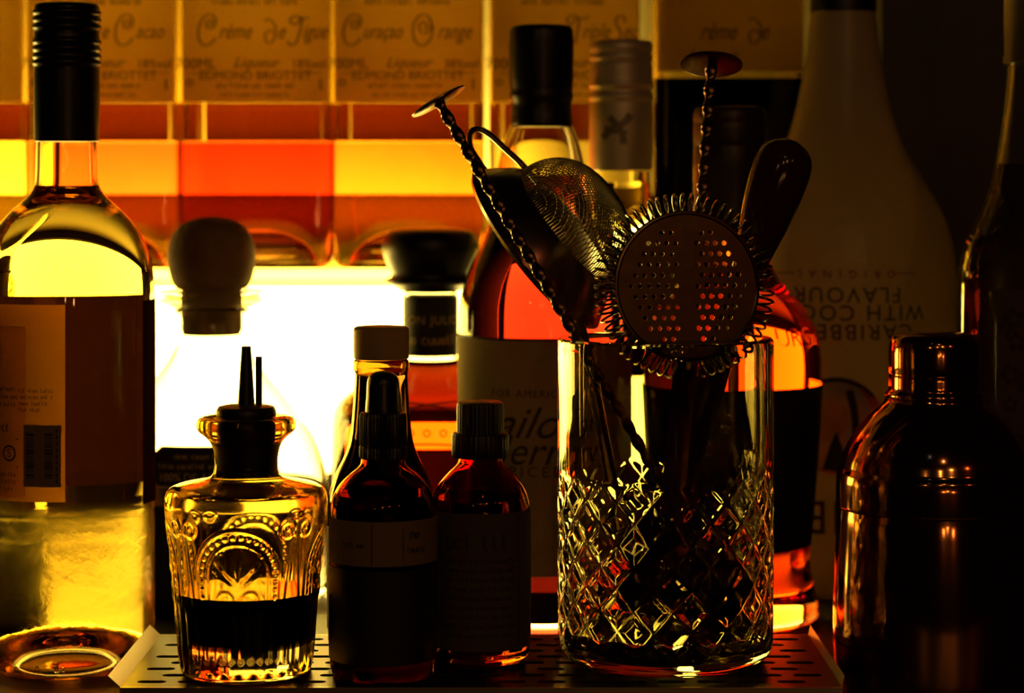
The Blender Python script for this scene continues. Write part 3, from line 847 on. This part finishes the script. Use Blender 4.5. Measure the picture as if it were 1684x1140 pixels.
# ================================================================== bar tools in the mixing glass
def bar_spoon(label, top, bot, disc_px, disc_n, Zt):
    top, bot = Vector(top), Vector(bot)
    s = thing('bar_spoon', label, 'spoon', bot, 'twisted bar spoons in the mixing glass')
    d = (top - bot); L_ = d.length; dn = d.normalized()
    n = int(L_ / 0.0009); pts = [dn * (0.030 + (L_ - 0.030) * k / n) for k in range(n + 1)]
    tube('twisted_shaft', pts, ln(8.6, Zt), M['gunmetal'], s, 12, cross=lambda a: 1.0 + 0.20 * math.cos(2 * a), twist=0.0009 / 0.0200 * 2 * PI / 1.0)
    nn = Vector(disc_n).normalized(); rot = nn.to_track_quat('Z', 'Y').to_matrix().to_4x4()
    r = ln(disc_px, Zt)
    v, f = revolve(closed([(r * .9, -.0008), (r, -.0003), (r, .0004), (r * .9, .0009)]), 48)
    mx = Matrix.Translation(d) @ rot
    raw_obj('muddler_disc', [mx @ Vector(q) for q in v], f, M['gunmetal'], s)
    # bowl: a thin teardrop cup
    vs, fs = [], []
    side = dn.cross(Vector((0, 1, 0))).normalized(); dep = dn.cross(side).normalized()
    nu, nv = 26, 16
    for sh_ in (0, 1):
        for i in range(nu + 1):
            t = i / nu; w = 0.0128 * math.sin(PI * t ** 0.75) ** 0.8 + 0.0016 * t
            for j in range(nv + 1):
                u = -1 + 2 * j / nv
                vs.append(dn * (0.036 * t) + side * (w * u) + dep * (0.0052 * (1 - u * u) * math.sin(PI * t) - (0.0009 if sh_ else 0)))
    st_ = (nu + 1) * (nv + 1)
    for i in range(nu):
        for j in range(nv):
            a = i * (nv + 1) + j; fs.append((a, a + 1, a + nv + 2, a + nv + 1)); fs.append((st_ + a, st_ + a + nv + 1, st_ + a + nv + 2, st_ + a + 1))
    for i in range(nu):
        for j in (0, nv):
            a = i * (nv + 1) + j; fs.append((a, a + nv + 1, st_ + a + nv + 1, st_ + a))
    raw_obj('spoon_bowl', vs, fs, M['gunmetal'], s)
    return s
A0, A1 = P(721, 167, 1.004), P(1212, 1006, 1.030)
bar_spoon('twisted bar spoon tilted left, its flat disc in front of the orange liqueur bottle', A0, A1, 50, (A0 - A1).normalized() + Vector((0, 0.16, 0)), 1.0)
B0, B1 = P(1170, 106, 1.040), P(1106, 990, 1.058)
bar_spoon('upright twisted bar spoon standing behind the spring strainer', B0, B1, 51, (B0 - B1).normalized() + Vector((0, 0.45, 0)), 1.04)

# muddler
m0, m1 = P(1291, 262, 1.040), P(1045, 1000, 1.040)
mud = thing('muddler', 'dark red rounded muddler handle leaning right behind the spring strainer', 'muddler', m1)
d = (m0 - m1); dn = d.normalized(); Lm = d.length
prof = [(0.0, 0.0030), (0.004, 0.0095), (0.02, 0.0105), (0.06, 0.0085), (0.11, 0.0075), (Lm - 0.060, 0.0068), (Lm - 0.045, 0.0085), (Lm - 0.025, 0.0122), (Lm - 0.008, 0.0137), (Lm + 0.002, 0.0128), (Lm + 0.007, 0.0085), (Lm + 0.0092, 0.003)]
prof = chaikin(prof, 2)
tube('handle', [dn * q_[0] for q_ in prof], [q_[1] for q_ in prof], M['lacquer'], mud, 48)

# fine mesh strainer
U, Lo = P(812, 292, 1.088), P(955, 531, 1.041)
Cn = (U + Lo) / 2; u = (Lo - U).normalized(); Rs = (Lo - U).length / 2
n0 = Vector((0.872 * 0.955, -0.29, 0.487 * 0.955)); nv_ = (n0 - u * n0.dot(u)).normalized(); w_ = u.cross(nv_).normalized()
fs_ = thing('mesh_strainer', 'black fine mesh cone strainer with wire ear loop leaning in the mixing glass', 'strainer', Cn)
BAS = Matrix((u, w_, nv_)).transposed()
def to_s(p): return BAS @ Vector(p)
bandp = [(Rs, -0.0016), (Rs + .0012, 0.0), (Rs, 0.0016), (Rs * .93, 0.007), (Rs * .80, 0.0150), (Rs * .72, 0.0182), (Rs * .715, 0.0172), (Rs * .79, 0.0138), (Rs * .92, 0.0058), (Rs * .965, 0.0005), (Rs * .965, -0.0016), (Rs, -0.0016)]
v, f = revolve(bandp, 96); raw_obj('strainer_band', [to_s(q_) for q_ in v], f, M['steel'], fs_)
rb_ = Rs * .722
def dome_h(q): return 0.0176 + 0.0270 * (max(0.0, 1 - q ** 2.6)) ** 0.5
vs, fs = [], []
nw = 47
for fam in (0, 1):
    for i in range(nw):
        c = rb_ * (-1 + 2 * (i + 0.5) / nw); half = math.sqrt(rb_ * rb_ - c * c); pts = []
        for k in range(37):
            e = half * math.sin(PI / 2 * (-1 + 2 * k / 36))
            a, b_ = (c, e) if fam == 0 else (e, c)
            pts.append(to_s((a, b_, dome_h(min(1.0, math.hypot(a, b_) / rb_)) + (0.0001 if fam else -0.0001))))
        v, f = tube_data(pts, 0.00026, 4); n = len(vs); vs += v; fs += [tuple(q + n for q in fc) for fc in f]
raw_obj('wire_mesh', vs, fs, M['steel'], fs_, 60)
lp_ = [P(x, y, z_) - Cn for x, y, z_ in ((884, 300, 1.078), (858, 270, 1.074), (832, 246, 1.074), (806, 222, 1.074), (786, 212, 1.075), (773, 220, 1.077), (774, 242, 1.080), (788, 266, 1.084), (812, 300, 1.088))]
tube('ear_loop', spline(lp_, 8), 0.0015, M['steel'], fs_, 10)
hd = [P(x, y, z_) - Cn for x, y, z_ in ((951, 526, 1.042), (966, 590, 1.036), (992, 720, 1.030), (1026, 900, 1.030), (1030, 940, 1.030))]
v, f = tube_data(spline(hd, 8), 0.0042, 12, cross=lambda a: 1.0 / math.sqrt((math.cos(a) / 1.0) ** 2 + (math.sin(a) / 0.42) ** 2))
raw_obj('strainer_handle', v, f, M['steel'], fs_)

# spring (hawthorne) strainer
HC = P(1130, 470, 1.006)
hs = thing('spring_strainer', 'perforated round cocktail strainer edged with a coil spring, on the mixing glass rim', 'strainer', HC)
yaw = math.radians(11); pitch = math.radians(-5)
HM = Matrix.Rotation(yaw, 3, 'Z') @ Matrix.Rotation(pitch, 3, 'X')
Rd = ln(120, 1.004)
def to_h(c): return HM @ Vector((c[0], -c[2], c[1]))
outline = [(Rd * math.cos(2 * PI * i / 90), Rd * math.sin(2 * PI * i / 90)) for i in range(90)]
holes = []
def hole(x, y, r): holes.append([(x + r * math.cos(-2 * PI * i / 14), y + r * math.sin(-2 * PI * i / 14)) for i in range(14)])
k1 = ln(1, 1.004)
for row in range(-5, 6):                       # two fields of round holes either side of a plain spine
    for col in range(8):
        y = row * 17.5
        for sgn in (-1, 1):
            x = sgn * (18 + col * 15.5) + (7.5 if row % 2 else 0)
            if math.hypot(x, y) < 98 and not abs(x) < 12: hole(x * k1, y * k1, (4.6 if sgn > 0 else 4.0) * k1)
curve_plate('perforated_disc', outline, holes, 0.0011, M['gunmetal'], hs, lambda c: to_h((c.x, c.y, c.z)))
cp_ = []
nc = 64; per = 18
Rc, rc = ln(135, 1.004), ln(18, 1.004)
for i in range(nc * per):
    a = 2 * PI * i / (nc * per); b_ = 2 * PI * i / per
    rr = Rc + rc * math.cos(b_)
    cp_.append(to_h((rr * math.cos(a), rr * math.sin(a), -0.0040 + 0.0060 * math.sin(b_))))
tube('coil_spring', cp_, 0.00062, M['steel'], hs, 6, closed_loop=True)
rim_ = [to_h((Rd * math.cos(2 * PI * i / 90), Rd * math.sin(2 * PI * i / 90), 0)) for i in range(90)]
tube('rim_bead', rim_, 0.0011, M['gunmetal'], hs, 8, closed_loop=True)
hh = [P(x, y, z_) - HC for x, y, z_ in ((1130, 588, 1.0075), (1122, 650, 1.004), (1112, 760, 1.001), (1104, 880, 1.001), (1102, 905, 1.001))]
v, f = tube_data(spline(hh, 8), 0.0080, 16, cross=lambda a: 1.0 / math.sqrt((math.cos(a) / 1.0) ** 2 + (math.sin(a) / 0.20) ** 2))
raw_obj('strainer_handle', v, f, M['gunmetal'], hs)

# ================================================================== lights
def area(name, loc, rot, sx, sy, power, col):
    l = bpy.data.lights.new(name, 'AREA'); l.shape = 'RECTANGLE'; l.size = sx; l.size_y = sy; l.energy = power; l.color = col
    o = bpy.data.objects.new(name, l); COL.objects.link(o); o.location = loc; o.rotation_euler = rot
    return o
def lamp(name, loc, power, r, col):
    l = bpy.data.lights.new(name, 'POINT'); l.energy = power; l.shadow_soft_size = r; l.color = col
    o = bpy.data.objects.new(name, l); COL.objects.link(o); o.location = loc
    return o
# LED strip lying along the back of the glass shelf, washing up the wall
area('shelf_strip_light', (-0.27, 1.560, 0.194), (math.radians(180 - 14), 0, 0), 0.54, 0.014, 5.0, (1.0, 0.74, 0.15))
# pendant lamps of the room behind the camera
lamp('pendant_lamp', (0.55, -0.9, 0.95), 2.3, 0.030, (1.0, 0.50, 0.16))
lamp('pendant_lamp.001', (0.05, -1.5, 1.1), 1.6, 0.035, (1.0, 0.50, 0.16))
lamp('pendant_lamp.002', (0.95, -0.2, 0.75), 0.6, 0.025, (1.0, 0.22, 0.06))
lamp('pendant_lamp.003', (-0.7, -1.2, 0.9), 1.2, 0.035, (1.0, 0.55, 0.2))
lamp('pendant_lamp.004', (0.25, -0.8, 1.5), 1.0, 0.025, (1.0, 0.55, 0.25))
lamp('table_lamp', (0.18, -1.3, 0.16), 0.7, 0.018, (1.0, 0.42, 0.12))
lamp('table_lamp.001', (0.34, -1.0, 0.20), 0.6, 0.018, (1.0, 0.42, 0.12))
lamp('table_lamp.002', (0.62, -1.2, 0.14), 0.8, 0.020, (1.0, 0.36, 0.10))
lamp('back_bar_lamp', (-0.30, -0.5, 1.6), 0.12, 0.015, (0.25, 0.45, 1.0))

w = bpy.data.worlds.new('World'); SC.world = w; w.use_nodes = True
w.node_tree.nodes['Background'].inputs[0].default_value = (1.0, 0.55, 0.2, 1); w.node_tree.nodes['Background'].inputs[1].default_value = 0.001

# ================================================================== camera
cam = bpy.data.cameras.new('Camera'); co = bpy.data.objects.new('Camera', cam); COL.objects.link(co)
co.location = (0, 0, ZC); co.rotation_euler = (math.radians(90), 0, 0)
cam.sensor_width = 36; cam.lens = F / 1684 * 36; cam.shift_y = -(570 - YH) / 1684; cam.clip_start = 0.01
cam.dof.use_dof = True; cam.dof.focus_distance = 1.005
cam.dof.aperture_fstop = (cam.lens / 1000) / 0.0085
SC.camera = co

SC.view_settings.view_transform = 'Standard'; SC.view_settings.look = 'None'
SC.view_settings.exposure = 0.0; SC.view_settings.gamma = 1.0; SC.view_settings.use_curve_mapping = False
cy = SC.cycles
cy.max_bounces = 40; cy.transmission_bounces = 36; cy.glossy_bounces = 10; cy.diffuse_bounces = 4; cy.transparent_max_bounces = 40; cy.volume_bounces = 0
cy.sample_clamp_indirect = 12.0; cy.blur_glossy = 0.3; cy.use_denoising = True
